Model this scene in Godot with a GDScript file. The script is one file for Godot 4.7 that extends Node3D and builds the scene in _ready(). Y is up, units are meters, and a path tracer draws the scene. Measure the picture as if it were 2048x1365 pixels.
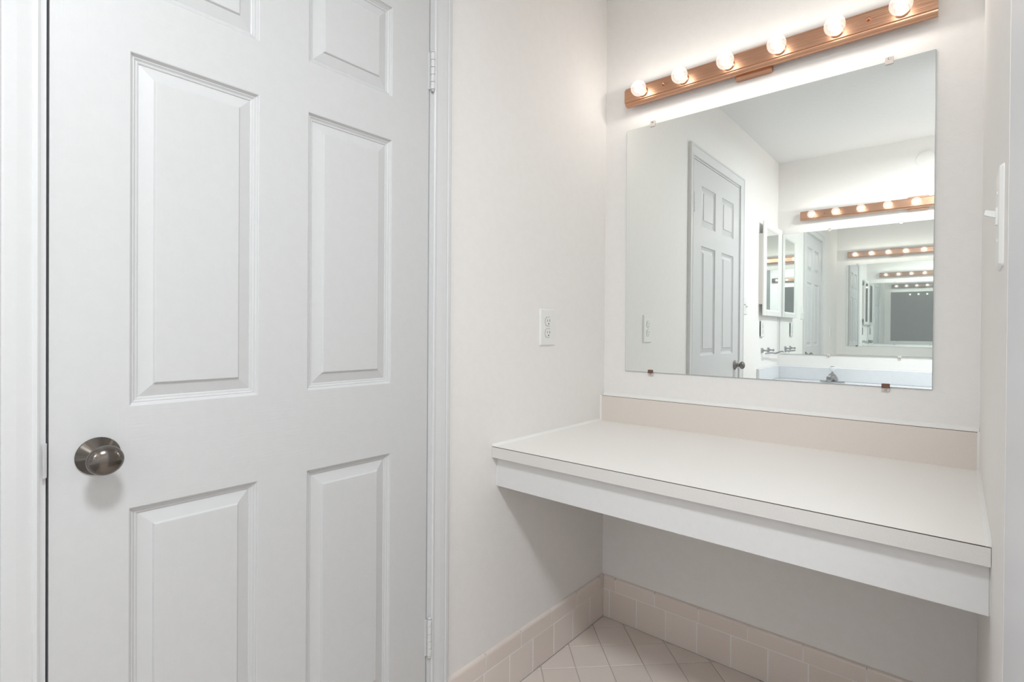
extends Node3D
# A dressing alcove with a vanity counter and mirror; the wash basin wall stands behind the camera and shows in the mirror.
# Axes: x from the door wall to the right, y up, z from the mirror wall towards the camera. Metres.

const W := 1.104        # alcove width
const D := 2.60         # mirror wall to basin wall
const H := 2.41         # ceiling height
const JOG := 1.36      # where the alcove's right wall ends
const PANEL := 0.930    # where its white end panel begins
const SIDE := 2.10      # right wall of the wider part
const CAM := Vector3(1.0584, 1.1182, 1.8059)

var M := {}
var rng := RandomNumberGenerator.new()


func _ready() -> void:
	rng.seed = 7
	set_view()
	set_surroundings()
	make_materials()
	build_shell()
	build_floor_tiles()
	build_baseboards()
	build_door()
	build_casing()
	build_counter()
	build_mirror("wall_mirror", Vector3(0.094, 0.966, 0.0), Vector2(0.914, 0.912), 1.0, [0.104, 0.812], "square frameless mirror held by small clips above the beige counter")
	build_light_bar("light_bar", Vector3(0.559, 1.988, 0.0), 1.0, 0.906, 6, 0.549, "six-bulb copper vanity light bar on the wall above the square mirror", "clear globe bulbs over the counter")
	build_vanity()
	build_mirror("wall_mirror_001", Vector3(0.02, 0.952, D), Vector2(1.20, 0.91), -1.0, [0.325, 0.742], "wide frameless mirror on the basin wall, seen inside the square mirror")
	build_light_bar("light_bar_001", Vector3(0.77, 1.978, D), -1.0, 1.219, 8, 0.852, "long copper light bar on the basin wall, reflected in the square mirror", "clear globe bulbs over the basin")
	build_medicine_cabinet()
	build_faucet()
	build_chrome_holder()
	build_outlets()
	build_cover_disc()
	build_ceiling_lamp()


# ---------------------------------------------------------------- camera and light

func set_view() -> void:
	var f := 1047.16
	var yaw := deg_to_rad(40.396)
	var pitch := deg_to_rad(-0.334)
	var roll := deg_to_rad(0.416)
	var r := Vector3(cos(yaw), 0, -sin(yaw))
	var u := Vector3.UP
	var w := Vector3(-sin(yaw), 0, -cos(yaw))
	var w2 := w * cos(pitch) + u * sin(pitch)
	var u2 := u * cos(pitch) - w * sin(pitch)
	var r3 := r * cos(roll) + u2 * sin(roll)
	var u3 := u2 * cos(roll) - r * sin(roll)
	var cam := Camera3D.new()
	cam.name = "camera"
	cam.near = 0.05
	cam.far = 60.0
	cam.projection = Camera3D.PROJECTION_FRUSTUM
	cam.size = 2.0 * (682.5 / f) * cam.near
	cam.frustum_offset = Vector2(0, -(682.5 - 666.456) / f * cam.near)
	cam.transform = Transform3D(Basis(r3, u3, -w2), CAM)
	add_child(cam)
	cam.current = true


func set_surroundings() -> void:
	var e := Environment.new()
	e.background_mode = Environment.BG_SKY
	var sky := Sky.new()
	sky.sky_material = ProceduralSkyMaterial.new()
	e.sky = sky
	e.tonemap_mode = Environment.TONE_MAPPER_LINEAR
	e.tonemap_exposure = 1.03
	e.sdfgi_enabled = true
	e.ssao_enabled = true
	e.ssil_enabled = true
	var we := WorldEnvironment.new()
	we.name = "surroundings"
	we.environment = e
	add_child(we)


const BULB_ENERGY := 0.0070
const BULB_COLOR := Color(1.0, 0.982, 0.955)
const CEILING_ENERGY := 2.45
const CEILING_COLOR := Color(0.955, 0.98, 1.0)


# ---------------------------------------------------------------- materials

func noise_image(w: int, h: int, freq: float, seed_: int, sx := 1.0, sy := 1.0, oct := 3) -> Image:
	var n := FastNoiseLite.new()
	n.seed = seed_
	n.frequency = freq
	n.fractal_octaves = oct
	var im := Image.create(w, h, false, Image.FORMAT_RGB8)
	for y in h:
		for x in w:
			# four-way blend so that the edges meet
			var fx := float(x) / w
			var fy := float(y) / h
			var a := n.get_noise_2d(x * sx, y * sy)
			var b := n.get_noise_2d((x - w) * sx, y * sy)
			var c := n.get_noise_2d(x * sx, (y - h) * sy)
			var d := n.get_noise_2d((x - w) * sx, (y - h) * sy)
			var v := lerpf(lerpf(a, b, fx), lerpf(c, d, fx), fy)
			v = clampf(0.5 + v * 0.8, 0.0, 1.0)
			im.set_pixel(x, y, Color(v, v, v))
	return im


func tinted(im: Image, lo: Color, hi: Color) -> ImageTexture:
	var o := Image.create(im.get_width(), im.get_height(), false, Image.FORMAT_RGB8)
	for y in im.get_height():
		for x in im.get_width():
			o.set_pixel(x, y, lo.lerp(hi, im.get_pixel(x, y).r))
	return ImageTexture.create_from_image(o)


func bumps(im: Image, strength: float) -> ImageTexture:
	var o: Image = im.duplicate()
	o.bump_map_to_normal_map(strength)
	return ImageTexture.create_from_image(o)


func mat(color: Color, rough: float, metal := 0.0) -> StandardMaterial3D:
	var m := StandardMaterial3D.new()
	m.albedo_color = color
	m.roughness = rough
	m.metallic = metal
	return m


func textured(m: StandardMaterial3D, tex: Texture2D, normal: Texture2D, scale: Vector3, amount := 1.0) -> StandardMaterial3D:
	if tex:
		m.albedo_texture = tex
	if normal:
		m.normal_enabled = true
		m.normal_texture = normal
		m.normal_scale = amount
	m.uv1_triplanar = true
	m.uv1_world_triplanar = true
	m.uv1_scale = scale
	return m


func c8(r: int, g: int, b: int) -> Color:
	return Color8(r, g, b)


func make_materials() -> void:
	var soft := noise_image(256, 256, 0.03, 3)
	var fine := noise_image(256, 256, 0.12, 5)
	var soft_n := bumps(fine, 1.2)
	var streak := noise_image(512, 128, 0.05, 9, 0.12, 3.0, 4)
	var grain := noise_image(256, 256, 0.06, 11, 3.0, 0.18, 3)
	var grain_across := noise_image(256, 256, 0.06, 12, 0.18, 3.0, 3)

	var wall_tex := tinted(soft, c8(242, 239, 236), c8(244, 241, 238))
	M.wall = textured(mat(Color.WHITE, 0.62), wall_tex, soft_n, Vector3(3, 3, 3), 0.12)
	M.ceiling = textured(mat(Color.WHITE, 0.8), tinted(soft, c8(229, 229, 229), c8(233, 233, 233)), soft_n, Vector3(4, 4, 4), 0.4)
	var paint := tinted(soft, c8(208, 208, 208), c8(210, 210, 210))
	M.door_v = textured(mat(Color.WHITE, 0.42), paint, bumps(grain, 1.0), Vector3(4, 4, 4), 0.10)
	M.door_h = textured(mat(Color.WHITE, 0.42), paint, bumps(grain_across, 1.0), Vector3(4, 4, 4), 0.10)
	M.trim = textured(mat(Color.WHITE, 0.38), tinted(soft, c8(217, 217, 217), c8(220, 220, 220)), null, Vector3(4, 4, 4))
	M.laminate = textured(mat(Color.WHITE, 0.36), tinted(fine, c8(239, 235, 230), c8(244, 241, 237)), null, Vector3(9, 9, 9))
	M.laminate_edge = textured(mat(Color.WHITE, 0.42), tinted(fine, c8(221, 217, 213), c8(229, 226, 222)), null, Vector3(9, 9, 9))
	M.laminate_splash = textured(mat(Color.WHITE, 0.42), tinted(fine, c8(224, 214, 205), c8(232, 223, 215)), null, Vector3(9, 9, 9))
	M.seam = mat(c8(78, 60, 54), 0.6)
	M.apron = textured(mat(Color.WHITE, 0.4), tinted(soft, c8(225, 224, 223), c8(228, 227, 226)), null, Vector3(5, 5, 5))
	M.panel = mat(c8(234, 235, 239), 0.45)
	M.caulk = mat(c8(240, 239, 236), 0.45)
	var tile_tones := [[c8(234, 222, 213), c8(239, 228, 220)], [c8(232, 220, 211), c8(237, 225, 217)], [c8(236, 224, 216), c8(240, 230, 222)]]
	M.tiles = []
	M.floor_tiles = []
	for t in tile_tones:
		M.tiles.append(textured(mat(Color.WHITE, 0.3), tinted(fine, t[0], t[1]), null, Vector3(6, 6, 6)))
		M.floor_tiles.append(textured(mat(Color.WHITE, 0.42), tinted(fine, t[0], t[1]), soft_n, Vector3(6, 6, 6), 0.15))
	M.grout = textured(mat(Color.WHITE, 0.85), tinted(fine, c8(196, 184, 176), c8(212, 202, 194)), null, Vector3(8, 8, 8))
	M.grout_white = textured(mat(Color.WHITE, 0.8), tinted(fine, c8(248, 246, 244), c8(252, 250, 249)), null, Vector3(8, 8, 8))
	M.mirror = mat(c8(240, 244, 242), 0.0, 0.92)
	M.mirror_edge = mat(c8(150, 165, 160), 0.2)
	M.chrome = mat(c8(168, 169, 172), 0.10, 1.0)
	M.copper = textured(mat(Color.WHITE, 0.30, 1.0), tinted(streak, c8(192, 144, 116), c8(212, 168, 140)), bumps(streak, 1.5), Vector3(2.2, 12, 12), 0.2)
	M.bronze = mat(c8(112, 106, 101), 0.20, 1.0)
	M.white_plastic = mat(c8(240, 239, 236), 0.3)
	M.slot = mat(c8(50, 46, 42), 0.6)
	M.clip_clear = mat(c8(214, 205, 200), 0.15)
	M.clip_brown = mat(c8(118, 84, 70), 0.25)
	M.screw = mat(c8(180, 176, 170), 0.3, 0.9)
	M.copper_dark = mat(c8(190, 140, 114), 0.3, 0.9)
	M.cultured = textured(mat(Color.WHITE, 0.16), tinted(soft, c8(221, 223, 227), c8(226, 228, 231)), null, Vector3(3, 3, 3))
	M.cabinet_body = mat(c8(222, 216, 208), 0.5)
	M.acrylic = mat(Color(0.93, 0.94, 0.96, 0.35), 0.05)
	M.acrylic.transparency = BaseMaterial3D.TRANSPARENCY_ALPHA
	M.globe = mat(Color(0.25, 0.25, 0.25, 0.22), 0.02)
	M.globe.transparency = BaseMaterial3D.TRANSPARENCY_ALPHA
	M.globe.emission_enabled = true
	M.globe.emission = Color(1.0, 0.97, 0.93)
	M.globe.emission_energy_multiplier = 1.4
	M.filament = mat(Color.WHITE, 0.4)
	M.filament.emission_enabled = true
	M.filament.emission = Color(1.0, 0.97, 0.92)
	M.filament.emission_energy_multiplier = 5.0
	M.lamp_glass = mat(c8(245, 246, 248), 0.3)
	M.lamp_glass.emission_enabled = true
	M.lamp_glass.emission = Color(0.95, 0.975, 1.0)
	M.lamp_glass.emission_energy_multiplier = 1.0


# ---------------------------------------------------------------- mesh helpers

func mb(m: Material) -> SurfaceTool:
	var st := SurfaceTool.new()
	st.begin(Mesh.PRIMITIVE_TRIANGLES)
	st.set_material(m)
	st.set_smooth_group(-1)
	return st


func tri(st: SurfaceTool, a: Vector3, b: Vector3, c: Vector3, out: Vector3) -> void:
	var n := (b - a).cross(c - a)
	if n.length_squared() < 1e-18:
		return
	st.add_vertex(a)
	if n.dot(out) > 0.0:
		st.add_vertex(c)
		st.add_vertex(b)
	else:
		st.add_vertex(b)
		st.add_vertex(c)


func quad(st: SurfaceTool, a: Vector3, b: Vector3, c: Vector3, d: Vector3, out: Vector3) -> void:
	tri(st, a, b, c, out)
	tri(st, a, c, d, out)


func build(called: String, st: SurfaceTool, parent: Node) -> MeshInstance3D:
	st.generate_normals()
	var o := MeshInstance3D.new()
	o.name = called
	o.mesh = st.commit()
	o.cast_shadow = GeometryInstance3D.SHADOW_CASTING_SETTING_ON
	parent.add_child(o, true)
	return o


func place(called: String, mesh: Mesh, parent: Node, at: Vector3) -> MeshInstance3D:
	var o := MeshInstance3D.new()
	o.name = called
	o.mesh = mesh
	o.position = at
	parent.add_child(o, true)
	return o


func base(called: String, at := Vector3.ZERO, parent: Node = self) -> Node3D:
	var o := Node3D.new()
	o.name = called
	o.position = at
	parent.add_child(o, true)
	return o


func tag(o: Node, label: String, category: String, kind := "", group := "") -> Node:
	o.set_meta("label", label)
	o.set_meta("category", category)
	if kind:
		o.set_meta("kind", kind)
	if group:
		o.set_meta("group", group)
	return o


## A box from lo to hi with chamfered edges.
func box(st: SurfaceTool, lo: Vector3, hi: Vector3, c := 0.0) -> void:
	var o := (lo + hi) / 2.0
	var h := (hi - lo) / 2.0
	c = minf(c, minf(h.x, minf(h.y, h.z)) * 0.9)
	for ax in 3:
		var b := (ax + 1) % 3
		var d := (ax + 2) % 3
		for s in [-1.0, 1.0]:
			var p: Array[Vector3] = []
			for k in [[-1, -1], [1, -1], [1, 1], [-1, 1]]:
				var v := Vector3.ZERO
				v[ax] = s * h[ax]
				v[b] = k[0] * (h[b] - c)
				v[d] = k[1] * (h[d] - c)
				p.append(o + v)
			var n := Vector3.ZERO
			n[ax] = s
			quad(st, p[0], p[1], p[2], p[3], n)
	if c <= 0.0:
		return
	for ax in 3:
		var b := (ax + 1) % 3
		var d := (ax + 2) % 3
		for s in [-1.0, 1.0]:
			for t in [-1.0, 1.0]:
				var p: Array[Vector3] = []
				for k in [[-1, 0], [1, 0], [1, 1], [-1, 1]]:
					var v := Vector3.ZERO
					v[ax] = k[0] * (h[ax] - c)
					v[b] = s * (h[b] - (c if k[1] else 0.0))
					v[d] = t * (h[d] - (0.0 if k[1] else c))
					p.append(o + v)
				var n := Vector3.ZERO
				n[b] = s
				n[d] = t
				quad(st, p[0], p[1], p[2], p[3], n)
	for sx in [-1.0, 1.0]:
		for sy in [-1.0, 1.0]:
			for sz in [-1.0, 1.0]:
				var s := Vector3(sx, sy, sz)
				tri(st, o + s * (h - Vector3(0, c, c)), o + s * (h - Vector3(c, 0, c)), o + s * (h - Vector3(c, c, 0)), s)


## A turned shape. profile: points (radius, height) from bottom to top; axis: which way height runs.
func lathe(st: SurfaceTool, at: Vector3, axis: Vector3, profile: Array, n := 24, squash := Vector2.ONE) -> void:
	var w := axis.normalized()
	var u := (Vector3.UP if absf(w.y) < 0.9 else Vector3.RIGHT).cross(w).normalized()
	var v := w.cross(u)
	var g := 0
	for i in profile.size() - 1:
		var p: Vector2 = profile[i]
		var q: Vector2 = profile[i + 1]
		if i > 0:
			var before: Vector2 = p - profile[i - 1]
			if absf(before.angle_to(q - p)) > deg_to_rad(35):
				g += 1
		st.set_smooth_group(g)
		for k in n:
			var a0 := TAU * k / n
			var a1 := TAU * (k + 1) / n
			var d0 := u * cos(a0) * squash.x + v * sin(a0) * squash.y
			var d1 := u * cos(a1) * squash.x + v * sin(a1) * squash.y
			var out := (d0 + d1) * (q.y - p.y) - w * (q.x - p.x) * 2.0
			quad(st, at + d0 * p.x + w * p.y, at + d1 * p.x + w * p.y, at + d1 * q.x + w * q.y, at + d0 * q.x + w * q.y, out)
	st.set_smooth_group(-1)


func ball(r: float, n := 16, from := -90.0, squash := 1.0) -> Array:
	var out := []
	for i in n + 1:
		var a := deg_to_rad(lerpf(from, 90.0, float(i) / n))
		out.append(Vector2(maxf(cos(a) * r, 0.0), sin(a) * r * squash))
	return out


## A flat outline (u, v) pushed along n by depth, its front edge chamfered by c.
func slab(st: SurfaceTool, at: Vector3, u: Vector3, v: Vector3, n: Vector3, outline: PackedVector2Array, depth: float, c := 0.0, back := false) -> void:
	var mid := Vector2.ZERO
	for p in outline:
		mid += p
	mid /= outline.size()
	var top := outline
	if c > 0.0:
		var shrunk := Geometry2D.offset_polygon(outline, -c, Geometry2D.JOIN_MITER)
		if shrunk.size() == 1 and shrunk[0].size() == outline.size():
			# line the shrunk outline up with the first one
			var s: PackedVector2Array = shrunk[0]
			if Geometry2D.is_polygon_clockwise(s) != Geometry2D.is_polygon_clockwise(outline):
				s.reverse()
			var best := 0
			for k in s.size():
				if s[k].distance_squared_to(outline[0]) < s[best].distance_squared_to(outline[0]):
					best = k
			top = PackedVector2Array()
			for k in s.size():
				top.append(s[(best + k) % s.size()])
		else:
			c = 0.0
	var to3 := func(p: Vector2, h: float) -> Vector3: return at + u * p.x + v * p.y + n * h
	var ids := Geometry2D.triangulate_polygon(top)
	for i in range(0, ids.size(), 3):
		tri(st, to3.call(top[ids[i]], depth), to3.call(top[ids[i + 1]], depth), to3.call(top[ids[i + 2]], depth), n)
		if back:
			tri(st, to3.call(outline[ids[i]], 0.0), to3.call(outline[ids[i + 1]], 0.0), to3.call(outline[ids[i + 2]], 0.0), -n)
	for i in outline.size():
		var j := (i + 1) % outline.size()
		var e := outline[j] - outline[i]
		var side := Vector2(e.y, -e.x)
		if side.dot((outline[i] + outline[j]) / 2.0 - mid) < 0.0:
			side = -side
		var out := u * side.x + v * side.y
		quad(st, to3.call(outline[i], 0.0), to3.call(outline[j], 0.0), to3.call(outline[j], depth - c), to3.call(outline[i], depth - c), out)
		if c > 0.0:
			quad(st, to3.call(outline[i], depth - c), to3.call(outline[j], depth - c), to3.call(top[j], depth), to3.call(top[i], depth), out.normalized() + n)


func rounded_rect(w: float, h: float, r: float, n := 5) -> PackedVector2Array:
	var o := PackedVector2Array()
	for k in [[1, 1, 0.0], [-1, 1, 90.0], [-1, -1, 180.0], [1, -1, 270.0]]:
		for i in n + 1:
			var a := deg_to_rad(k[2] + 90.0 * i / n)
			o.append(Vector2(k[0] * (w / 2 - r) + cos(a) * r, k[1] * (h / 2 - r) + sin(a) * r))
	return o


## A profile (points across, out) run from a to b; ends may be mitred by a slope of length per unit across.
func run(st: SurfaceTool, a: Vector3, b: Vector3, across: Vector3, outw: Vector3, profile: Array, mitre_a := 0.0, mitre_b := 0.0) -> void:
	var along := (b - a).normalized()
	var mid := Vector2.ZERO
	for p in profile:
		mid += p
	mid /= profile.size()
	var pa := []
	var pb := []
	for p in profile:
		pa.append(a + across * p.x + outw * p.y - along * p.x * mitre_a)
		pb.append(b + across * p.x + outw * p.y + along * p.x * mitre_b)
	for i in profile.size():
		var j := (i + 1) % profile.size()
		var e: Vector2 = profile[j] - profile[i]
		var side := Vector2(e.y, -e.x)
		if side.dot((profile[i] + profile[j]) / 2.0 - mid) < 0.0:
			side = -side
		quad(st, pa[i], pa[j], pb[j], pb[i], across * side.x + outw * side.y)
	var flat := PackedVector2Array(profile)
	var ids := Geometry2D.triangulate_polygon(flat)
	for i in range(0, ids.size(), 3):
		tri(st, pa[ids[i]], pa[ids[i + 1]], pa[ids[i + 2]], -along)
		tri(st, pb[ids[i]], pb[ids[i + 1]], pb[ids[i + 2]], along)


## A round bar through points.
func tube(st: SurfaceTool, pts: Array, r: float, n := 10) -> void:
	st.set_smooth_group(0)
	var rings := []
	for i in pts.size():
		var d: Vector3 = (pts[mini(i + 1, pts.size() - 1)] - pts[maxi(i - 1, 0)]).normalized()
		var u := (Vector3.UP if absf(d.y) < 0.9 else Vector3.RIGHT).cross(d).normalized()
		var v := d.cross(u)
		var ring := []
		for k in n:
			ring.append(pts[i] + (u * cos(TAU * k / n) + v * sin(TAU * k / n)) * r)
		rings.append(ring)
	for i in pts.size() - 1:
		for k in n:
			var j := (k + 1) % n
			var mid: Vector3 = (rings[i][k] + rings[i + 1][j]) / 2.0 - (pts[i] + pts[i + 1]) / 2.0
			quad(st, rings[i][k], rings[i][j], rings[i + 1][j], rings[i + 1][k], mid)
	st.set_smooth_group(-1)
	for e in [[0, 1], [pts.size() - 1, pts.size() - 2]]:
		for k in n:
			tri(st, pts[e[0]], rings[e[0]][k], rings[e[0]][(k + 1) % n], pts[e[0]] - pts[e[1]])


# ---------------------------------------------------------------- the room

const DZ0 := 0.904      # door edge on the hinge side
const DZ1 := 1.655      # door edge on the knob side
const DTOP := 2.024

func build_shell() -> void:
	var T := 0.12
	var st := mb(M.wall)
	box(st, Vector3(-T, -0.1, -T), Vector3(SIDE + T, H + 0.1, 0.0))
	tag(build("wall_back", st, self), "off-white painted wall behind the square mirror and counter", "wall", "structure")
	st = mb(M.wall)
	box(st, Vector3(-T, -0.1, 0.0), Vector3(0, H + 0.1, DZ0 - 0.022))
	box(st, Vector3(-T, DTOP + 0.022, DZ0 - 0.022), Vector3(0, H + 0.1, DZ1 + 0.022))
	box(st, Vector3(-T, -0.1, DZ1 + 0.022), Vector3(0, H + 0.1, D))
	tag(build("wall_left", st, self), "off-white painted wall holding the white panelled door and the outlet", "wall", "structure")
	st = mb(M.wall)
	box(st, Vector3(W, -0.1, 0.0), Vector3(SIDE + T, H + 0.1, PANEL))
	box(st, Vector3(W + 0.02, -0.1, PANEL), Vector3(SIDE + T, H + 0.1, JOG))
	tag(build("wall_right", st, self), "off-white wall end with a light switch at the right edge", "wall", "structure")
	st = mb(M.wall)
	box(st, Vector3(SIDE, -0.1, JOG), Vector3(SIDE + T, H + 0.1, D))
	tag(build("wall_side", st, self), "plain off-white side wall of the wider basin area", "wall", "structure")
	st = mb(M.wall)
	box(st, Vector3(-T, -0.1, D), Vector3(SIDE + T, H + 0.1, D + T))
	tag(build("wall_front", st, self), "off-white basin wall seen only in the square mirror", "wall", "structure")
	st = mb(M.ceiling)
	box(st, Vector3(-T, H, -T), Vector3(SIDE + T, H + 0.1, D + T))
	tag(build("ceiling", st, self), "flat white ceiling seen at the top of the mirror", "ceiling", "structure")
	# a smooth white panel closes the wall end
	var e := base("trim_2", Vector3(W, 0, PANEL))
	tag(e, "smooth white panel ending the wall at the right edge", "wall panel", "structure")
	st = mb(M.panel)
	box(st, Vector3(0.0004, 0, 0.0005), Vector3(0.019, H, JOG - PANEL), 0.002)
	build("panel_board", st, e)


func build_floor_tiles() -> void:
	var fl := base("floor")
	tag(fl, "beige ceramic tile floor laid diagonally under the counter", "floor", "structure")
	var st := mb(M.grout)
	box(st, Vector3(-0.1, -0.1, -0.1), Vector3(SIDE + 0.1, -0.0022, D + 0.1))
	build("grout_bed", st, fl)
	var region := PackedVector2Array([Vector2(0.011, 0.011), Vector2(W - 0.011, 0.011), Vector2(W - 0.011, JOG + 0.011), Vector2(SIDE - 0.011, JOG + 0.011), Vector2(SIDE - 0.011, D - 0.011), Vector2(0.011, D - 0.011)])
	var step := 0.163          # pitch along x + z and z - x
	var gap := 0.0022
	var far := mb(M.floor_tiles[0])
	for i in range(0, 36):
		for j in range(-20, 18):
			# a = x + z, b = z - x
			var a0 := 0.127 + step * (i - 1) + gap
			var a1 := 0.127 + step * i - gap
			var b0 := 0.078 + step * (j - 1) + gap
			var b1 := 0.078 + step * j - gap
			var sq := PackedVector2Array()
			for q in [[a0, b0], [a1, b0], [a1, b1], [a0, b1]]:
				sq.append(Vector2((q[0] - q[1]) / 2.0, (q[0] + q[1]) / 2.0))
			for piece in Geometry2D.intersect_polygons(sq, region):
				var area := 0.0
				var mid := Vector2.ZERO
				for k in piece.size():
					area += piece[k].cross(piece[(k + 1) % piece.size()]) / 2.0
					mid += piece[k] / piece.size()
				if absf(area) < 0.00006:
					continue
				var low := Vector3(mid.x, -0.006, mid.y)
				var own := PackedVector2Array()
				for p in piece:
					own.append(p - mid)
				if mid.y < 1.35:
					var s := mb(M.floor_tiles[rng.randi() % 3])
					slab(s, Vector3.ZERO, Vector3.RIGHT, Vector3.BACK, Vector3.UP, own, 0.006 + rng.randf_range(-0.0002, 0.0002), 0.0012)
					build("tile", s, fl).position = low
				else:
					slab(far, low, Vector3.RIGHT, Vector3.BACK, Vector3.UP, own, 0.006, 0.0012)
	build("tile_field", far, fl).set_meta("kind", "stuff")


## Rows of base tiles along a wall: o is the wall's start at the floor, along runs down the wall, n points into the room.
func tile_base(called: String, o: Vector3, along: Vector3, n: Vector3, length: float, first: float, first_cap: float, label: String, pitch := 0.1155) -> void:
	var b := base(called, o)
	tag(b, label, "baseboard", "structure")
	var st := mb(M.grout_white)
	run(st, Vector3.ZERO, along * length, n, Vector3.UP, [Vector2(0, 0), Vector2(0.0099, 0), Vector2(0.0099, 0.153), Vector2(0, 0.158)])
	build("grout_bed", st, b)
	var g := 0.0012
	var t0 := first - pitch
	while t0 < length:
		var a := maxf(t0 + g, 0.0008)
		var e := minf(t0 + pitch - g, length)
		if e - a > 0.004:
			var s := mb(M.tiles[rng.randi() % 3])
			var oo := along * a + Vector3.UP * 0.0015
			slab(s, oo, along, Vector3.UP, n, PackedVector2Array([Vector2(0, 0), Vector2(e - a, 0), Vector2(e - a, 0.1065), Vector2(0, 0.1065)]), 0.0105 + rng.randf_range(-0.0004, 0.0004), 0.0012)
			build("tile", s, b)
		t0 += pitch
	t0 = first_cap - 0.1615
	while t0 < length:
		var a := maxf(t0 + g, 0.0008)
		var e := minf(t0 + 0.1615 - g, length)
		if e - a > 0.004:
			var s := mb(M.tiles[rng.randi() % 3])
			var th := 0.0105 + rng.randf_range(-0.0004, 0.0004)
			var prof := [Vector2(0, 0.110), Vector2(th, 0.110), Vector2(th, 0.152)]
			for k in 5:
				var ang := deg_to_rad(90.0 * (k + 1) / 5)
				prof.append(Vector2(th - 0.009 + 0.009 * cos(ang), 0.152 + 0.009 * sin(ang)))
			prof.append(Vector2(0, 0.161))
			run(s, along * a, along * e, n, Vector3.UP, prof)
			build("bullnose_tile", s, b)
		t0 += 0.1615


func build_baseboards() -> void:
	tile_base("baseboard_back", Vector3(0.011, 0, 0), Vector3.RIGHT, Vector3.BACK, W - 0.022, 0.026, 0.051, "beige tile base along the wall under the counter", 0.1143)
	tile_base("baseboard_left", Vector3.ZERO, Vector3.BACK, Vector3.RIGHT, 0.832, 0.109, 0.034, "beige tile base between the door casing and the corner", 0.116)
	tile_base("baseboard_right", Vector3(W, 0, 0), Vector3.BACK, Vector3.LEFT, 0.92, 0.109, 0.05, "beige tile base at the foot of the wall right of the counter")
	tile_base("baseboard_basin", Vector3(0, 0, 1.73), Vector3.BACK, Vector3.RIGHT, 0.33, 0.109, 0.05, "beige tile base between the door and the basin vanity")


# ---------------------------------------------------------------- door

func panel_mesh(w: float, h: float) -> Mesh:
	# outline in (z, y), face towards +x; a stepped ogee, a bevel that rises again and a raised field
	var prof := [Vector2(0, 0), Vector2(0.0014, -0.0008), Vector2(0.0018, -0.0026), Vector2(0.0052, -0.0062), Vector2(0.0066, -0.0058), Vector2(0.0076, -0.0068), Vector2(0.0098, -0.0086), Vector2(0.0112, -0.0084), Vector2(0.0134, -0.0092), Vector2(0.0142, -0.0106), Vector2(0.0352, -0.0046), Vector2(0.0375, -0.0012), Vector2(0.0385, -0.0008)]
	var st := mb(M.door_v)
	for i in prof.size() - 1:
		var p: Vector2 = prof[i]
		var q: Vector2 = prof[i + 1]
		var c := [Vector2(-1, -1), Vector2(1, -1), Vector2(1, 1), Vector2(-1, 1)]
		for k in 4:
			var k2 := (k + 1) % 4
			var a := Vector3(p.y, c[k].y * (h / 2 - p.x), c[k].x * (w / 2 - p.x))
			var b := Vector3(p.y, c[k2].y * (h / 2 - p.x), c[k2].x * (w / 2 - p.x))
			var e := Vector3(q.y, c[k2].y * (h / 2 - q.x), c[k2].x * (w / 2 - q.x))
			var f := Vector3(q.y, c[k].y * (h / 2 - q.x), c[k].x * (w / 2 - q.x))
			quad(st, a, b, e, f, Vector3.RIGHT)
	var l: Vector2 = prof[-1]
	var y := h / 2 - l.x
	var z := w / 2 - l.x
	quad(st, Vector3(l.y, -y, -z), Vector3(l.y, -y, z), Vector3(l.y, y, z), Vector3(l.y, y, -z), Vector3.RIGHT)
	box(st, Vector3(-0.028, -h / 2, -w / 2), Vector3(-0.014, h / 2, w / 2))
	st.generate_normals()
	return st.commit()


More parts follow.
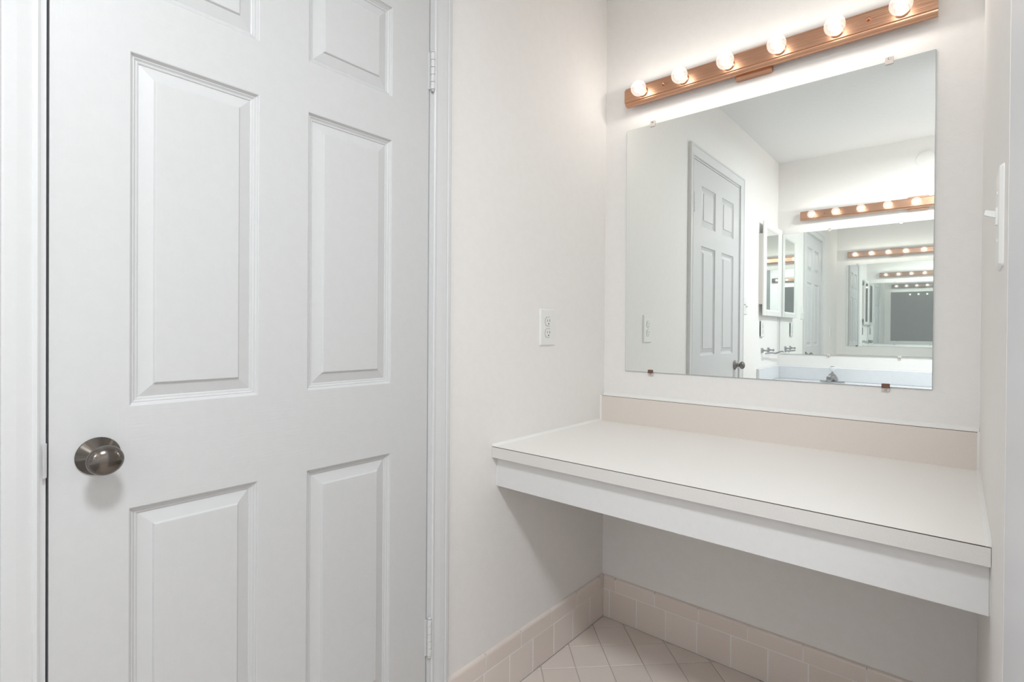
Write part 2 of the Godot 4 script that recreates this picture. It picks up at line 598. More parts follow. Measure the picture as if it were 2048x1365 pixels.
func build_door() -> void:
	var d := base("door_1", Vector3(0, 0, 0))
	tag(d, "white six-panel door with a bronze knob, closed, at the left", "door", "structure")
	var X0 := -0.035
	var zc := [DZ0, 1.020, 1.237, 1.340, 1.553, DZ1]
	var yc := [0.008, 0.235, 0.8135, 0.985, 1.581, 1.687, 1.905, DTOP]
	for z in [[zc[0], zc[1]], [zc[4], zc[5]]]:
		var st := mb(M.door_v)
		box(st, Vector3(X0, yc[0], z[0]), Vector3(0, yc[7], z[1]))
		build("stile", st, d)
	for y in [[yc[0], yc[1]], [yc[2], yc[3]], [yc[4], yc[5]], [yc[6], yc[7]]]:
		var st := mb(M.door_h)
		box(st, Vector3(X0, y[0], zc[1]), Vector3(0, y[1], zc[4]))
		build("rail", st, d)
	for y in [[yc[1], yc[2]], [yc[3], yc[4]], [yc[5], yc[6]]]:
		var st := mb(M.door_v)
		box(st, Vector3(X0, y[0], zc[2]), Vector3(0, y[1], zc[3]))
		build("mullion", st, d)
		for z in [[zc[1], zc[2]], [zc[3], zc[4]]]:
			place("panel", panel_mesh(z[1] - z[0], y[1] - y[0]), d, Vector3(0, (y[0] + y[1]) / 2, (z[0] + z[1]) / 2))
	# knob
	var k := base("door_knob", Vector3(0, 0.9095, 1.5945), d)
	k.set_meta("label", "dark bronze door knob with a conical rosette")
	var st := mb(M.bronze)
	lathe(st, Vector3.ZERO, Vector3.RIGHT, [Vector2(0, 0.0), Vector2(0.0302, 0.0), Vector2(0.0302, 0.0022), Vector2(0.029, 0.0034), Vector2(0.0135, 0.0165), Vector2(0.0125, 0.0175), Vector2(0, 0.0175)], 40)
	build("rosette", st, k)
	st = mb(M.bronze)
	var prof := [Vector2(0.0105, 0.012), Vector2(0.0100, 0.025), Vector2(0.0115, 0.0300)]
	for i in 14:
		var a := deg_to_rad(lerpf(-62.0, 90.0, float(i) / 13))
		prof.append(Vector2(maxf(0.0245 * cos(a), 0.0), 0.0455 + 0.0165 * sin(a)))
	lathe(st, Vector3.ZERO, Vector3.RIGHT, prof, 40, Vector2(1.0, 0.95))
	build("grip", st, k)
	# hinges
	for y in [0.258, 1.746]:
		var h := base("hinge", Vector3(0.0065, y, DZ0 - 0.0075), d)
		for i in 5:
			st = mb(M.trim)
			var y0 := 0.096 * i / 5.0
			lathe(st, Vector3(0, y0, 0), Vector3.UP, [Vector2(0, 0.0004), Vector2(0.0055, 0.0004), Vector2(0.0062, 0.0012), Vector2(0.0062, 0.0180), Vector2(0.0055, 0.0188), Vector2(0, 0.0188)], 16)
			build("knuckle", st, h)
		for s in [-0.0045, 0.0965]:
			st = mb(M.trim)
			lathe(st, Vector3(0, s, 0), Vector3.UP, [Vector2(0, 0), Vector2(0.0042, 0.0006), Vector2(0.0052, 0.002), Vector2(0.0046, 0.0038), Vector2(0, 0.0042)], 14)
			build("pin_cap", st, h)
		st = mb(M.trim)
		box(st, Vector3(-0.0065, 0.0, 0.004), Vector3(-0.0050, 0.096, 0.012), 0.0006)
		build("leaf", st, h)


func build_casing() -> void:
	var t := base("trim_1")
	tag(t, "white moulded casing around the panelled door", "door casing", "structure")
	var prof := [Vector2(0, 0), Vector2(0, 0.0075), Vector2(0.003, 0.0098), Vector2(0.007, 0.0098), Vector2(0.0092, 0.0080), Vector2(0.0125, 0.0086), Vector2(0.026, 0.0118), Vector2(0.040, 0.0140), Vector2(0.0425, 0.0132), Vector2(0.0445, 0.0160), Vector2(0.052, 0.0165), Vector2(0.0548, 0.0150), Vector2(0.0555, 0)]
	var z0 := DZ0 - 0.0125
	var z1 := DZ1 + 0.0115
	var yt := DTOP + 0.013
	var st := mb(M.trim)
	run(st, Vector3(0, 0, z0), Vector3(0, yt, z0), Vector3.FORWARD, Vector3.RIGHT, prof, 0.0, 1.0)
	build("side_casing", st, t)
	st = mb(M.trim)
	run(st, Vector3(0, 0, z1), Vector3(0, yt, z1), Vector3.BACK, Vector3.RIGHT, prof, 0.0, 1.0)
	build("side_casing", st, t)
	st = mb(M.trim)
	run(st, Vector3(0, yt, z0), Vector3(0, yt, z1), Vector3.UP, Vector3.RIGHT, prof, 1.0, 1.0)
	build("head_casing", st, t)
	# jambs and stops, set 3 mm off the door
	var gap := 0.0035
	for s in [[DZ0 - 0.022, DZ0 - gap, DZ0 - gap, DZ0 + 0.010], [DZ1 + gap, DZ1 + 0.022, DZ1 - 0.010, DZ1 + gap]]:
		st = mb(M.trim)
		box(st, Vector3(-0.12, 0, s[0]), Vector3(0.0, DTOP + 0.022, s[1]))
		build("jamb", st, t)
		st = mb(M.trim)
		box(st, Vector3(-0.05, 0, s[2]), Vector3(-0.0365, DTOP + gap, s[3]))
		build("door_stop", st, t)
	st = mb(M.trim)
	box(st, Vector3(-0.12, DTOP + gap, DZ0 - gap), Vector3(0.0, DTOP + 0.022, DZ1 + gap))
	build("head_jamb", st, t)
	st = mb(M.trim)
	box(st, Vector3(-0.05, DTOP - 0.010, DZ0 + 0.010), Vector3(-0.0365, DTOP + gap, DZ1 - 0.010))
	build("door_stop", st, t)
	st = mb(M.trim)
	box(st, Vector3(-0.05, 0, DZ0 + 0.010), Vector3(-0.0365, 0.008, DZ1 - 0.010))
	build("threshold", st, t)
	# the bent lip of the latch plate on the knob side
	st = mb(M.trim)
	var lip := PackedVector2Array([Vector2(-0.03, 0.0008), Vector2(0.0, 0.0008), Vector2(0.005, 0.002), Vector2(0.0085, 0.0052), Vector2(0.0098, 0.0046), Vector2(0.0064, 0.0006), Vector2(0.0008, -0.0010), Vector2(-0.03, -0.0010)])
	run(st, Vector3(0, 0.888, DZ1 + gap - 0.0004), Vector3(0, 0.939, DZ1 + gap - 0.0004), Vector3.RIGHT, Vector3.BACK, Array(lip))
	build("strike_plate", st, t)


# ---------------------------------------------------------------- counter

func bead(parent: Node, a: Vector3, b: Vector3, u: Vector3, v: Vector3, r: float) -> void:
	var st := mb(M.caulk)
	run(st, a, b, u, v, [Vector2(0, 0), Vector2(r, 0), Vector2(r * 0.45, r * 0.45), Vector2(0, r)])
	build("caulk_bead", st, parent)


func build_counter() -> void:
	var c := base("vanity_counter", Vector3(0, 0, 0))
	tag(c, "beige laminate counter spanning the alcove, with low backsplash and white apron", "counter")
	var top := 0.7694
	var bot := 0.737
	var zf := 0.651
	var st := mb(M.laminate)
	box(st, Vector3(0.0005, bot, 0.001), Vector3(W - 0.0005, top, zf - 0.0012))
	build("worktop", st, c)
	st = mb(M.seam)
	box(st, Vector3(0.001, top - 0.0016, zf - 0.0014), Vector3(W - 0.001, top - 0.0001, zf - 0.0001))
	build("laminate_seam", st, c)
	st = mb(M.laminate_edge)
	box(st, Vector3(0.001, bot - 0.0005, zf - 0.0013), Vector3(W - 0.001, top - 0.0016, zf))
	build("front_edge", st, c)
	st = mb(M.laminate_splash)
	box(st, Vector3(0.001, top, 0.0008), Vector3(W - 0.001, 0.8655, 0.026))
	var bs := build("backsplash", st, c)
	st = mb(M.seam)
	box(st, Vector3(0.001, 0.8655, 0.0245), Vector3(W - 0.001, 0.8667, 0.026))
	build("laminate_seam", st, bs)
	st = mb(M.laminate)
	box(st, Vector3(0.001, 0.8655, 0.0008), Vector3(W - 0.001, 0.8666, 0.0245))
	build("top_edge", st, bs)
	bead(bs, Vector3(0.001, 0.8666, 0.0), Vector3(W - 0.001, 0.8666, 0.0), Vector3.BACK, Vector3.UP, 0.009)
	bead(bs, Vector3(0, top, 0.026), Vector3(0, 0.868, 0.026), Vector3.RIGHT, Vector3.BACK, 0.005)
	bead(bs, Vector3(W, top, 0.026), Vector3(W, 0.868, 0.026), Vector3.LEFT, Vector3.BACK, 0.005)
	bead(c, Vector3(0, top, 0.026), Vector3(0, top, zf), Vector3.RIGHT, Vector3.UP, 0.007)
	bead(c, Vector3(W, top, 0.026), Vector3(W, top, zf), Vector3.LEFT, Vector3.UP, 0.007)
	st = mb(M.apron)
	box(st, Vector3(0.003, 0.647, 0.612), Vector3(W - 0.001, bot, 0.631), 0.0012)
	build("apron", st, c)
	# filler strips that carry the apron at its ends
	for x in [[0.0, 0.003], [W - 0.002, W]]:
		st = mb(M.caulk)
		box(st, Vector3(x[0], 0.648, 0.614), Vector3(x[1], bot, 0.629))
		build("end_filler", st, c)


# ---------------------------------------------------------------- mirrors and lights

func build_mirror(called: String, at: Vector3, size: Vector2, n: float, clips: Array, label: String) -> void:
	var m := base(called, at)
	tag(m, label, "mirror")
	var F := Vector3(0, 0, n)
	var st := mb(M.mirror_edge)
	slab(st, Vector3.ZERO, Vector3.RIGHT, Vector3.UP, F, PackedVector2Array([Vector2.ZERO, Vector2(size.x, 0), size, Vector2(0, size.y)]), 0.0054, 0.0, true)
	build("glass_edge", st, m)
	st = mb(M.mirror)
	slab(st, F * 0.0052, Vector3.RIGHT, Vector3.UP, F, PackedVector2Array([Vector2(0.0006, 0.0006), Vector2(size.x - 0.0006, 0.0006), Vector2(size.x - 0.0006, size.y - 0.0006), Vector2(0.0006, size.y - 0.0006)]), 0.0008)
	build("silvered_face", st, m)
	for x in clips:
		for top in [true, false]:
			var cm: Material = M.clip_clear if top else M.clip_brown
			if n < 0.0:
				cm = M.clip_clear
			var s := 1.0 if top else -1.0
			var c := base("clip", Vector3(x, size.y if top else 0.0, 0), m)
			c.set_meta("label", "small clear plastic mirror clip" if cm == M.clip_clear else "small brown plastic mirror clip")
			st = mb(cm)
			# an L: a tongue over the glass and a foot on the wall
			var lo := Vector3(-0.0095, -0.009, 0.0065 if n > 0 else -0.0095)
			var hi := Vector3(0.0095, 0.004, 0.0095 if n > 0 else -0.0065)
			if not top:
				var t := lo.y
				lo.y = -hi.y
				hi.y = -t
			box(st, lo, hi, 0.0012)
			build("tongue", st, c)
			st = mb(M.clip_clear)
			lo = Vector3(-0.0095, 0.0008 if top else -0.013, 0.0 if n > 0 else -0.0075)
			hi = Vector3(0.0095, 0.013 if top else -0.0008, 0.0075 if n > 0 else 0.0)
			box(st, lo, hi, 0.0012)
			build("foot", st, c)
			st = mb(M.screw)
			lathe(st, Vector3(0, s * 0.0075, 0.0075 * n), F, [Vector2(0.0038, 0), Vector2(0.0034, 0.0012), Vector2(0, 0.002)], 14)
			build("screw", st, c)


func build_light_bar(called: String, at: Vector3, n: float, length: float, count: int, canopy_x: float, label: String, group: String) -> void:
	var b := base(called, at)
	tag(b, label, "light fixture")
	var F := Vector3(0, 0, n)
	# wall canopy
	var st := mb(M.copper)
	slab(st, Vector3(canopy_x - at.x, 0, 0), Vector3.RIGHT, Vector3.UP, F, rounded_rect(0.112, 0.090, 0.006, 3), 0.024, 0.004)
	build("canopy", st, b)
	# the bar: flat face with rolled long edges
	var prof := [Vector2(-0.0335, 0.022), Vector2(-0.0345, 0.030)]
	for i in 6:
		var a := deg_to_rad(18.0 * i)
		prof.append(Vector2(-0.0235 - 0.0110 * cos(a), 0.034 + 0.0110 * sin(a)))
	prof.append(Vector2(-0.0222, 0.0500))
	prof.append(Vector2(0.0222, 0.0500))
	for i in 6:
		var a := deg_to_rad(90.0 - 18.0 * i)
		prof.append(Vector2(0.0235 + 0.0110 * cos(a), 0.034 + 0.0110 * sin(a)))
	prof.append(Vector2(0.0345, 0.030))
	prof.append(Vector2(0.0335, 0.022))
	st = mb(M.copper)
	run(st, Vector3(-length / 2, 0, 0), Vector3(length / 2, 0, 0), Vector3.UP, F, prof)
	build("bar", st, b)
	var pitch := 0.151
	for s in [-1.0, 1.0]:
		st = mb(M.copper_dark)
		lathe(st, Vector3(s * pitch * (count / 2.0 - 1.0), 0.004, 0.0497 * n), F, [Vector2(0.0055, 0), Vector2(0.0055, 0.002), Vector2(0.0042, 0.0075), Vector2(0.0026, 0.0095), Vector2(0, 0.010)], 16)
		build("mounting_nut", st, b)
	for i in count:
		var x := (i - (count - 1) / 2.0) * pitch
		var bulb := base("bulb", Vector3(x, -0.002, 0.0495 * n), b)
		bulb.set_meta("label", "small clear globe bulb, lit")
		st = mb(M.copper_dark)
		lathe(st, Vector3.ZERO, F, [Vector2(0.0185, 0), Vector2(0.0185, 0.0015), Vector2(0.0165, 0.003), Vector2(0.0150, 0.006), Vector2(0.0, 0.006)], 24)
		build("socket", st, bulb)
		st = mb(M.globe)
		var gp := [Vector2(0.0120, 0.004), Vector2(0.0125, 0.0125)]
		for v in ball(0.0268, 14, -58.0):
			gp.append(v + Vector2(0, 0.0385))
		lathe(st, Vector3.ZERO, F, gp, 28)
		build("globe", st, bulb)
		st = mb(M.filament)
		lathe(st, Vector3(0, 0, 0.034 * n), F, ball(0.0140, 8), 16)
		build("filament", st, bulb)
		var l := OmniLight3D.new()
		l.name = "bulb_glow"
		l.position = Vector3(0, 0, 0.034 * n)
		l.light_color = BULB_COLOR
		l.light_energy = BULB_ENERGY
		l.light_size = 0.012
		l.omni_range = 8.0
		l.omni_attenuation = 2.0
		l.shadow_enabled = true
		bulb.add_child(l, true)


# ---------------------------------------------------------------- basin wall

func build_vanity() -> void:
	var v := base("basin_vanity", Vector3(0, 0, D))
	tag(v, "white vanity with moulded basin top, seen in the mirror", "vanity")
	var wv := 1.235
	var zf := -0.545
	var st := mb(M.trim)
	box(st, Vector3(0.004, 0.0, zf + 0.08), Vector3(wv - 0.004, 0.09, -0.001))
	build("toe_kick", st, v)
	st = mb(M.trim)
	box(st, Vector3(0.001, 0.09, zf + 0.02), Vector3(wv, 0.735, -0.001), 0.002)
	build("cabinet_body", st, v)
	for k in 2:
		var d := base("cabinet_door", Vector3(0.32 + 0.60 * k, 0.405, zf + 0.02), v)
		st = mb(M.trim)
		slab(st, Vector3.ZERO, Vector3.RIGHT, Vector3.UP, Vector3.FORWARD, rounded_rect(0.56, 0.56, 0.004, 2), 0.018, 0.002)
		build("leaf", st, d)
		st = mb(M.chrome)
		lathe(st, Vector3(0.23 - 0.46 * k, 0.2, -0.018), Vector3.FORWARD, [Vector2(0.006, 0), Vector2(0.006, 0.01), Vector2(0.014, 0.016), Vector2(0.014, 0.021), Vector2(0.010, 0.025), Vector2(0, 0.026)], 18)
		build("knob", st, d)
	# top with an oval basin
	st = mb(M.cultured)
	var y := 0.765
	var c := Vector2(0.385, -0.305)
	var ra := Vector2(0.205, 0.145)
	var n := 64
	var x0 := 0.0005
	var x1 := wv + 0.005
	var z0 := zf
	var z1 := -0.001
	var rim := []
	var outer := []
	for i in n:
		var a := TAU * i / n
		var dir := Vector2(cos(a), sin(a))
		rim.append(c + dir * ra)
		var t := 1e9
		if dir.x > 1e-6: t = minf(t, (x1 - c.x) / dir.x)
		if dir.x < -1e-6: t = minf(t, (x0 - c.x) / dir.x)
		if dir.y > 1e-6: t = minf(t, (z1 - c.y) / dir.y)
		if dir.y < -1e-6: t = minf(t, (z0 - c.y) / dir.y)
		outer.append(c + dir * t)
	for i in n:
		var j := (i + 1) % n
		quad(st, Vector3(rim[i].x, y, rim[i].y), Vector3(rim[j].x, y, rim[j].y), Vector3(outer[j].x, y, outer[j].y), Vector3(outer[i].x, y, outer[i].y), Vector3.UP)
	for q in [Vector2(x0, z0), Vector2(x1, z0), Vector2(x0, z1), Vector2(x1, z1)]:
		# corners that the fan cuts off
		var best := []
		for i in n:
			var o: Vector2 = outer[i]
			best.append([o.distance_to(q), o])
		var on_x: Vector2 = Vector2.INF
		var on_z: Vector2 = Vector2.INF
		for e in best:
			var o: Vector2 = e[1]
			if absf(o.x - q.x) < 1e-5 and (on_x == Vector2.INF or o.distance_to(q) < on_x.distance_to(q)):
				on_x = o
			if absf(o.y - q.y) < 1e-5 and (on_z == Vector2.INF or o.distance_to(q) < on_z.distance_to(q)):
				on_z = o
		if on_x != Vector2.INF and on_z != Vector2.INF:
			tri(st, Vector3(q.x, y, q.y), Vector3(on_x.x, y, on_x.y), Vector3(on_z.x, y, on_z.y), Vector3.UP)
	st.set_smooth_group(2)
	for k in 8:
		var s0 := 1.0 - pow(k / 8.0, 1.6) * 0.86
		var s1 := 1.0 - pow((k + 1) / 8.0, 1.6) * 0.86
		var h0 := y - 0.13 * sin(PI / 2 * k / 8.0)
		var h1 := y - 0.13 * sin(PI / 2 * (k + 1) / 8.0)
		for i in n:
			var j := (i + 1) % n
			var a: Vector2 = c + (rim[i] - c) * s0
			var b: Vector2 = c + (rim[j] - c) * s0
			var e: Vector2 = c + (rim[j] - c) * s1
			var f: Vector2 = c + (rim[i] - c) * s1
			quad(st, Vector3(a.x, h0, a.y), Vector3(b.x, h0, b.y), Vector3(e.x, h1, e.y), Vector3(f.x, h1, f.y), Vector3.UP)
	st.set_smooth_group(-1)
	for q in [[Vector3(x0, 0.735, z0), Vector3(x1, 0.735, z0), Vector3.FORWARD], [Vector3(x1, 0.735, z0), Vector3(x1, 0.735, z1), Vector3.RIGHT]]:
		quad(st, q[0], q[1], q[1] + Vector3(0, 0.03, 0), q[0] + Vector3(0, 0.03, 0), q[2])
	build("basin_top", st, v)
	st = mb(M.chrome)
	lathe(st, Vector3(c.x, y - 0.131, c.y), Vector3.UP, [Vector2(0.028, 0), Vector2(0.027, 0.003), Vector2(0.018, 0.002), Vector2(0, 0.001)], 24)
	build("drain", st, v)
	st = mb(M.cultured)
	box(st, Vector3(0.0005, y, D - 0.020), Vector3(x1, 0.862, D - 0.0005), 0.003)
	tag(build("backsplash", st, self), "low white backsplash strip behind the basin faucet, seen in the mirror", "backsplash")
	st = mb(M.cultured)
	box(st, Vector3(0.0005, y, D + zf + 0.01), Vector3(0.020, 0.862, D - 0.0205), 0.003)
	tag(build("side_splash", st, self), "low white side splash on the door wall beside the basin", "side splash")


func build_faucet() -> void:
	var f := base("faucet", Vector3(0.388, 0.765, D - 0.115))
	tag(f, "chrome basin faucet with a clear round knob handle, seen in the mirror", "faucet")
	var st := mb(M.chrome)
	slab(st, Vector3.ZERO, Vector3.RIGHT, Vector3.BACK, Vector3.UP, rounded_rect(0.152, 0.052, 0.025, 6), 0.011, 0.004)
	build("base_plate", st, f)
	st = mb(M.chrome)
	# body: a block that tapers to the top
	var rings := []
	for k in 7:
		var t := k / 6.0
		var w := lerpf(0.035, 0.017, t * t)
		var dp := lerpf(0.024, 0.016, t)
		rings.append([w, dp, 0.010 + 0.048 * t])
	var cs := [Vector2(-1, -1), Vector2(1, -1), Vector2(1, 1), Vector2(-1, 1)]
	for k in 6:
		for i in 4:
			var j := (i + 1) % 4
			var a := Vector3(cs[i].x * rings[k][0], rings[k][2], cs[i].y * rings[k][1])
			var b := Vector3(cs[j].x * rings[k][0], rings[k][2], cs[j].y * rings[k][1])
			var e := Vector3(cs[j].x * rings[k + 1][0], rings[k + 1][2], cs[j].y * rings[k + 1][1])
			var g := Vector3(cs[i].x * rings[k + 1][0], rings[k + 1][2], cs[i].y * rings[k + 1][1])
			quad(st, a, b, e, g, Vector3((a.x + b.x), 0.01, (a.z + b.z)))
	quad(st, Vector3(-0.017, 0.058, -0.016), Vector3(0.017, 0.058, -0.016), Vector3(0.017, 0.058, 0.016), Vector3(-0.017, 0.058, 0.016), Vector3.UP)
	build("body", st, f)
	st = mb(M.chrome)
	run(st, Vector3(-0.016, 0, 0), Vector3(0.016, 0, 0), Vector3.FORWARD, Vector3.UP, [Vector2(0.01, 0.016), Vector2(0.06, 0.024), Vector2(0.118, 0.022), Vector2(0.122, 0.026), Vector2(0.122, 0.041), Vector2(0.116, 0.047), Vector2(0.06, 0.052), Vector2(0.01, 0.05)])
	build("spout", st, f)
	st = mb(M.chrome)
	lathe(st, Vector3(0, 0.012, -0.110), Vector3.UP, [Vector2(0, 0), Vector2(0.010, 0), Vector2(0.011, 0.002), Vector2(0.011, 0.012), Vector2(0, 0.012)], 20)
	build("aerator", st, f)
	var h := base("handle", Vector3(0, 0.058, 0), f)
	h.set_meta("label", "clear acrylic knob handle")
	st = mb(M.chrome)
	lathe(st, Vector3.ZERO, Vector3.UP, [Vector2(0.014, 0), Vector2(0.013, 0.006), Vector2(0.007, 0.009), Vector2(0.006, 0.02), Vector2(0, 0.02)], 20)
	build("stem", st, h)
	st = mb(M.acrylic)
	lathe(st, Vector3(0, 0.016, 0), Vector3.UP, [Vector2(0, 0), Vector2(0.011, 0), Vector2(0.019, 0.008), Vector2(0.0225, 0.018), Vector2(0.0215, 0.028), Vector2(0.016, 0.035), Vector2(0, 0.037)], 12)
	build("knob", st, h)
	st = mb(M.chrome)
	lathe(st, Vector3(0, 0.0525, 0), Vector3.UP, [Vector2(0.0125, 0), Vector2(0.0122, 0.0015), Vector2(0.009, 0.003), Vector2(0, 0.004)], 20)
	build("cap", st, h)


func build_medicine_cabinet() -> void:
	var m := base("medicine_cabinet", Vector3(0, 0, 0))
	tag(m, "shallow white medicine cabinet with framed mirror door, by the basin mirror", "cabinet")
	var z0 := 2.097
	var z1 := 2.583
	var st := mb(M.cabinet_body)
	box(st, Vector3(0.0, 1.31, z0), Vector3(0.025, 1.803, z1 - 0.004), 0.001)
	build("cabinet_box", st, m)
	var d := base("mirror_door", Vector3(0.025, 0, 0), m)
	var y0 := 1.232
	var y1 := 1.888
	var s := 0.078
	var r := 0.044
	var face := [Vector2(0, 0), Vector2(0, 0.0075), Vector2(0.002, 0.0095), Vector2(1.0, 0.0095), Vector2(1.012, 0.0045), Vector2(1.012, 0)]
	# frame members: profile across scaled to the member's width
	for q in [[Vector3(0, y0, z0), Vector3(0, y1, z0), Vector3.BACK, s], [Vector3(0, y0, z1), Vector3(0, y1, z1), Vector3.FORWARD, s]]:
		st = mb(M.white_plastic)
		var p := []
		for f in face:
			p.append(Vector2(f.x * q[3] if f.x < 0.9 else q[3] - 0.010 + (f.x - 1.0) / 0.012 * 0.010, f.y))
		p[1].x = 0.0
		p[2].x = 0.002
		run(st, q[0], q[1], q[2], Vector3.RIGHT, p)
		build("frame_stile", st, d)
	for q in [[Vector3(0, y0, z0 + s - 0.002), Vector3(0, y0, z1 - s + 0.002), Vector3.UP], [Vector3(0, y1, z0 + s - 0.002), Vector3(0, y1, z1 - s + 0.002), Vector3.DOWN]]:
		st = mb(M.white_plastic)
		run(st, q[0], q[1], q[2], Vector3.RIGHT, [Vector2(0, 0), Vector2(0, 0.0075), Vector2(0.002, 0.0094), Vector2(r - 0.010, 0.0094), Vector2(r, 0.0045), Vector2(r, 0)])
		build("frame_rail", st, d)
	st = mb(M.mirror)
	box(st, Vector3(0.0005, y0 + r - 0.004, z0 + s - 0.004), Vector3(0.0035, y1 - r + 0.004, z1 - s + 0.004))
	build("mirror_pane", st, d)


func build_chrome_holder() -> void:
	var h := base("towel_holder", Vector3(0, 0.985, 0))
	tag(h, "small chrome rail on two posts beneath the medicine cabinet", "towel rail")
	for z in [2.185, 2.345]:
		var p := base("post", Vector3(0, 0, z), h)
		var st := mb(M.chrome)
		slab(st, Vector3.ZERO, Vector3.BACK, Vector3.UP, Vector3.RIGHT, rounded_rect(0.036, 0.036, 0.005, 3), 0.008, 0.003)
		build("wall_plate", st, p)
		st = mb(M.chrome)
		lathe(st, Vector3(0.008, 0, 0), Vector3.RIGHT, [Vector2(0.010, 0), Vector2(0.007, 0.006), Vector2(0.006, 0.022), Vector2(0.009, 0.028), Vector2(0.009, 0.034), Vector2(0, 0.036)], 16)
		build("arm", st, p)
	var st := mb(M.chrome)
	var pts := []
	for i in 22:
		var t := i / 21.0
		var z := lerpf(2.165, 2.555, t)
		pts.append(Vector3(0.034 + 0.018 * smoothstep(0.45, 0.8, t), -0.020 + 0.006 * sin(t * 9.0) * smoothstep(0.4, 0.6, t), z))
	tube(st, pts, 0.006, 10)
	build("rail", st, h)


# ---------------------------------------------------------------- plates on the walls

func face_plate(parent: Node, u: Vector3, n: Vector3, w: float, h: float, thick := 0.006) -> void:
	var st := mb(M.white_plastic)
	slab(st, Vector3.ZERO, u, Vector3.UP, n, rounded_rect(w, h, 0.005, 4), thick, minf(0.004, thick * 0.7))
	build("cover_plate", st, parent)


func receptacle(parent: Node, at: Vector3, u: Vector3, n: Vector3) -> void:
	var r := base("receptacle", at, parent)
	# a dark gap round a face with flat top and bottom
	var outline := PackedVector2Array()
	for i in 28:
		var a := TAU * i / 28
		outline.append(Vector2(cos(a) * 0.0172, clampf(sin(a) * 0.0172, -0.0142, 0.0142)))
	var grown := PackedVector2Array()
	for p in outline:
		grown.append(p * 1.05)
	var st := mb(M.slot)
	slab(st, Vector3.ZERO, u, Vector3.UP, n, grown, 0.0003)
	build("gap", st, r)
	st = mb(M.white_plastic)
	slab(st, Vector3.ZERO, u, Vector3.UP, n, outline, 0.0018, 0.0006)
	build("face", st, r)
	for q in [[-0.0064, 0.003, 0.0010, 0.0045], [0.0064, 0.003, 0.0010, 0.0036]]:
		st = mb(M.slot)
		slab(st, u * q[0] + Vector3.UP * q[1] + n * 0.0015, u, Vector3.UP, n, PackedVector2Array([Vector2(-q[2], -q[3]), Vector2(q[2], -q[3]), Vector2(q[2], q[3]), Vector2(-q[2], q[3])]), 0.0005)
		build("slot", st, r)
	st = mb(M.slot)
	lathe(st, u * 0.0 + Vector3.UP * -0.0078 + n * 0.0015, n, [Vector2(0.0025, 0), Vector2(0.0025, 0.0005), Vector2(0, 0.0005)], 12)
	build("slot", st, r)


func toggle(parent: Node, at: Vector3, u: Vector3, n: Vector3, up := 1.0) -> void:
	var t := base("toggle", at, parent)
	var st := mb(M.white_plastic)
	slab(st, Vector3.ZERO, u, Vector3.UP, n, rounded_rect(0.011, 0.024, 0.001, 2), 0.0022, 0.0006)
	build("bezel", st, t)
	st = mb(M.white_plastic)
	run(st, u * -0.0034, u * 0.0034, n, Vector3.UP * up, [Vector2(0, -0.002), Vector2(0.0125, 0.0030), Vector2(0.0138, 0.0042), Vector2(0.0130, 0.0098), Vector2(0.0115, 0.0104), Vector2(0, 0.0065)])
	build("lever", st, t)


func plate_screw(parent: Node, at: Vector3, n: Vector3) -> void:
	var st := mb(M.white_plastic)
	lathe(st, at, n, [Vector2(0.0034, 0), Vector2(0.0030, 0.0009), Vector2(0, 0.0012)], 12)
	build("screw", st, parent)


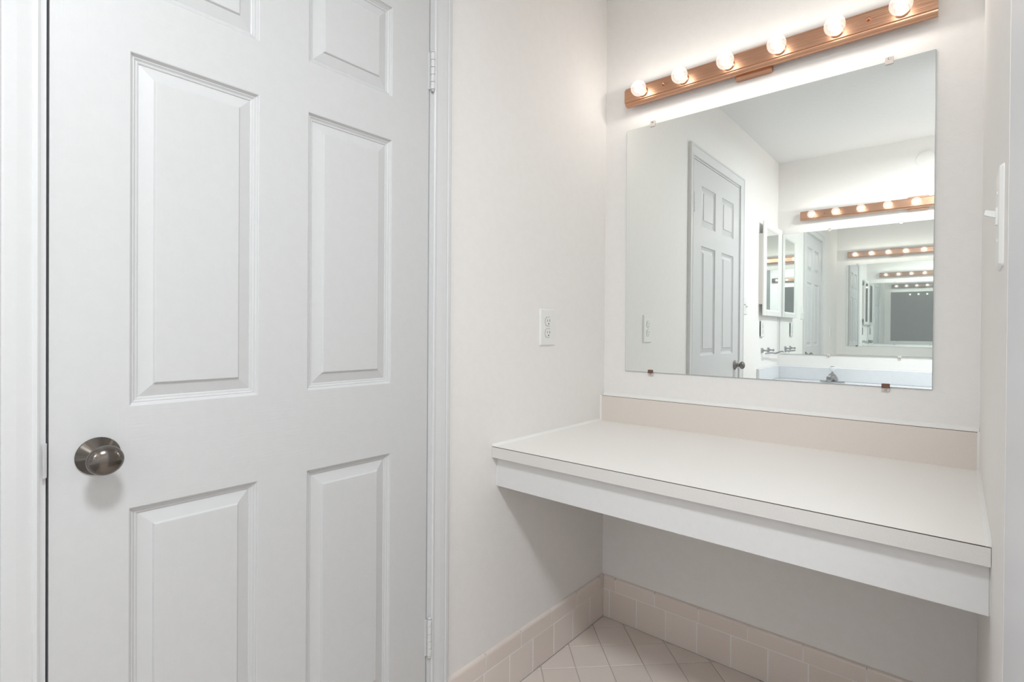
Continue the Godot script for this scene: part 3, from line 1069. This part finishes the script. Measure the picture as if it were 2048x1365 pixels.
func build_outlets() -> void:
	var X := Vector3.RIGHT
	var B := Vector3.BACK
	var o := base("wall_outlet", Vector3(0, 1.128, 0.381))
	tag(o, "white duplex outlet on the left wall between door and mirror", "outlet")
	face_plate(o, B, X, 0.086, 0.124, 0.0062)
	for y in [0.0195, -0.0195]:
		receptacle(o, Vector3(0.0062, y, 0), B, X)
	plate_screw(o, Vector3(0.0062, 0, 0), X)

	var s := base("light_switch", Vector3(W, 1.276, 0.817))
	tag(s, "white single toggle light switch on the right wall", "light switch")
	face_plate(s, B, -X, 0.086, 0.137, 0.0050)
	toggle(s, Vector3(-0.0050, 0.004, 0.0), B, -X)
	for y in [0.036, -0.030]:
		plate_screw(s, Vector3(-0.0050, y, 0.0), -X)

	var g := base("light_switch_001", Vector3(0, 1.287, 1.769))
	tag(g, "white two-gang switch plate beside the door's knob side, seen in the mirror", "light switch")
	face_plate(g, B, X, 0.116, 0.116)
	for z in [-0.023, 0.023]:
		toggle(g, Vector3(0.006, 0, z), B, X, -1.0 if z > 0 else 1.0)
		for y in [0.03, -0.03]:
			plate_screw(g, Vector3(0.006, y, z), X)

	var k := base("wall_outlet_001", Vector3(0, 1.140, 2.165))
	tag(k, "white outlet standing slightly off the wall below the medicine cabinet", "outlet")
	var st := mb(M.slot)
	box(st, Vector3(0, -0.052, -0.036), Vector3(0.009, 0.052, 0.036))
	build("outlet_box", st, k)
	var c := base("cover", Vector3(0.009, 0, 0), k)
	face_plate(c, B, X, 0.076, 0.116, 0.005)
	for y in [0.0195, -0.0195]:
		receptacle(k, Vector3(0.014, y, 0), B, X)


func build_cover_disc() -> void:
	var c := base("round_cover", Vector3(0.887, 2.266, D))
	tag(c, "round white painted cover on the basin wall above the long light bar", "wall cover")
	var st := mb(M.wall)
	lathe(st, Vector3.ZERO, Vector3.FORWARD, [Vector2(0.052, 0), Vector2(0.052, 0.003), Vector2(0.049, 0.006), Vector2(0.040, 0.0075), Vector2(0, 0.0085)], 40)
	build("disc", st, c)
	st = mb(M.white_plastic)
	lathe(st, Vector3(0, 0, -0.0082), Vector3.FORWARD, [Vector2(0.004, 0), Vector2(0.003, 0.001), Vector2(0, 0.0014)], 12)
	build("screw", st, c)


func build_ceiling_lamp() -> void:
	var c := base("ceiling_lamp", Vector3(1.12, H, 1.80))
	tag(c, "small white flush ceiling lamp over the middle of the room", "ceiling light")
	var st := mb(M.trim)
	lathe(st, Vector3.ZERO, Vector3.DOWN, [Vector2(0.150, 0), Vector2(0.150, 0.012), Vector2(0.140, 0.020), Vector2(0, 0.020)], 40)
	build("ceiling_ring", st, c)
	st = mb(M.lamp_glass)
	lathe(st, Vector3(0, -0.018, 0), Vector3.DOWN, [Vector2(0.138, 0), Vector2(0.136, 0.022), Vector2(0.122, 0.046), Vector2(0.088, 0.063), Vector2(0.045, 0.071), Vector2(0, 0.073)], 40)
	build("lamp_dome", st, c)
	var l := AreaLight3D.new()
	l.name = "lamp_glow"
	l.area_size = Vector2(0.26, 0.26)
	l.area_normalize_energy = true
	l.position = Vector3(0, -0.096, 0)
	l.rotation.x = -PI / 2
	l.light_color = CEILING_COLOR
	l.light_energy = CEILING_ENERGY
	l.area_range = 8.0
	l.area_attenuation = 2.0
	l.shadow_enabled = true
	c.add_child(l, true)
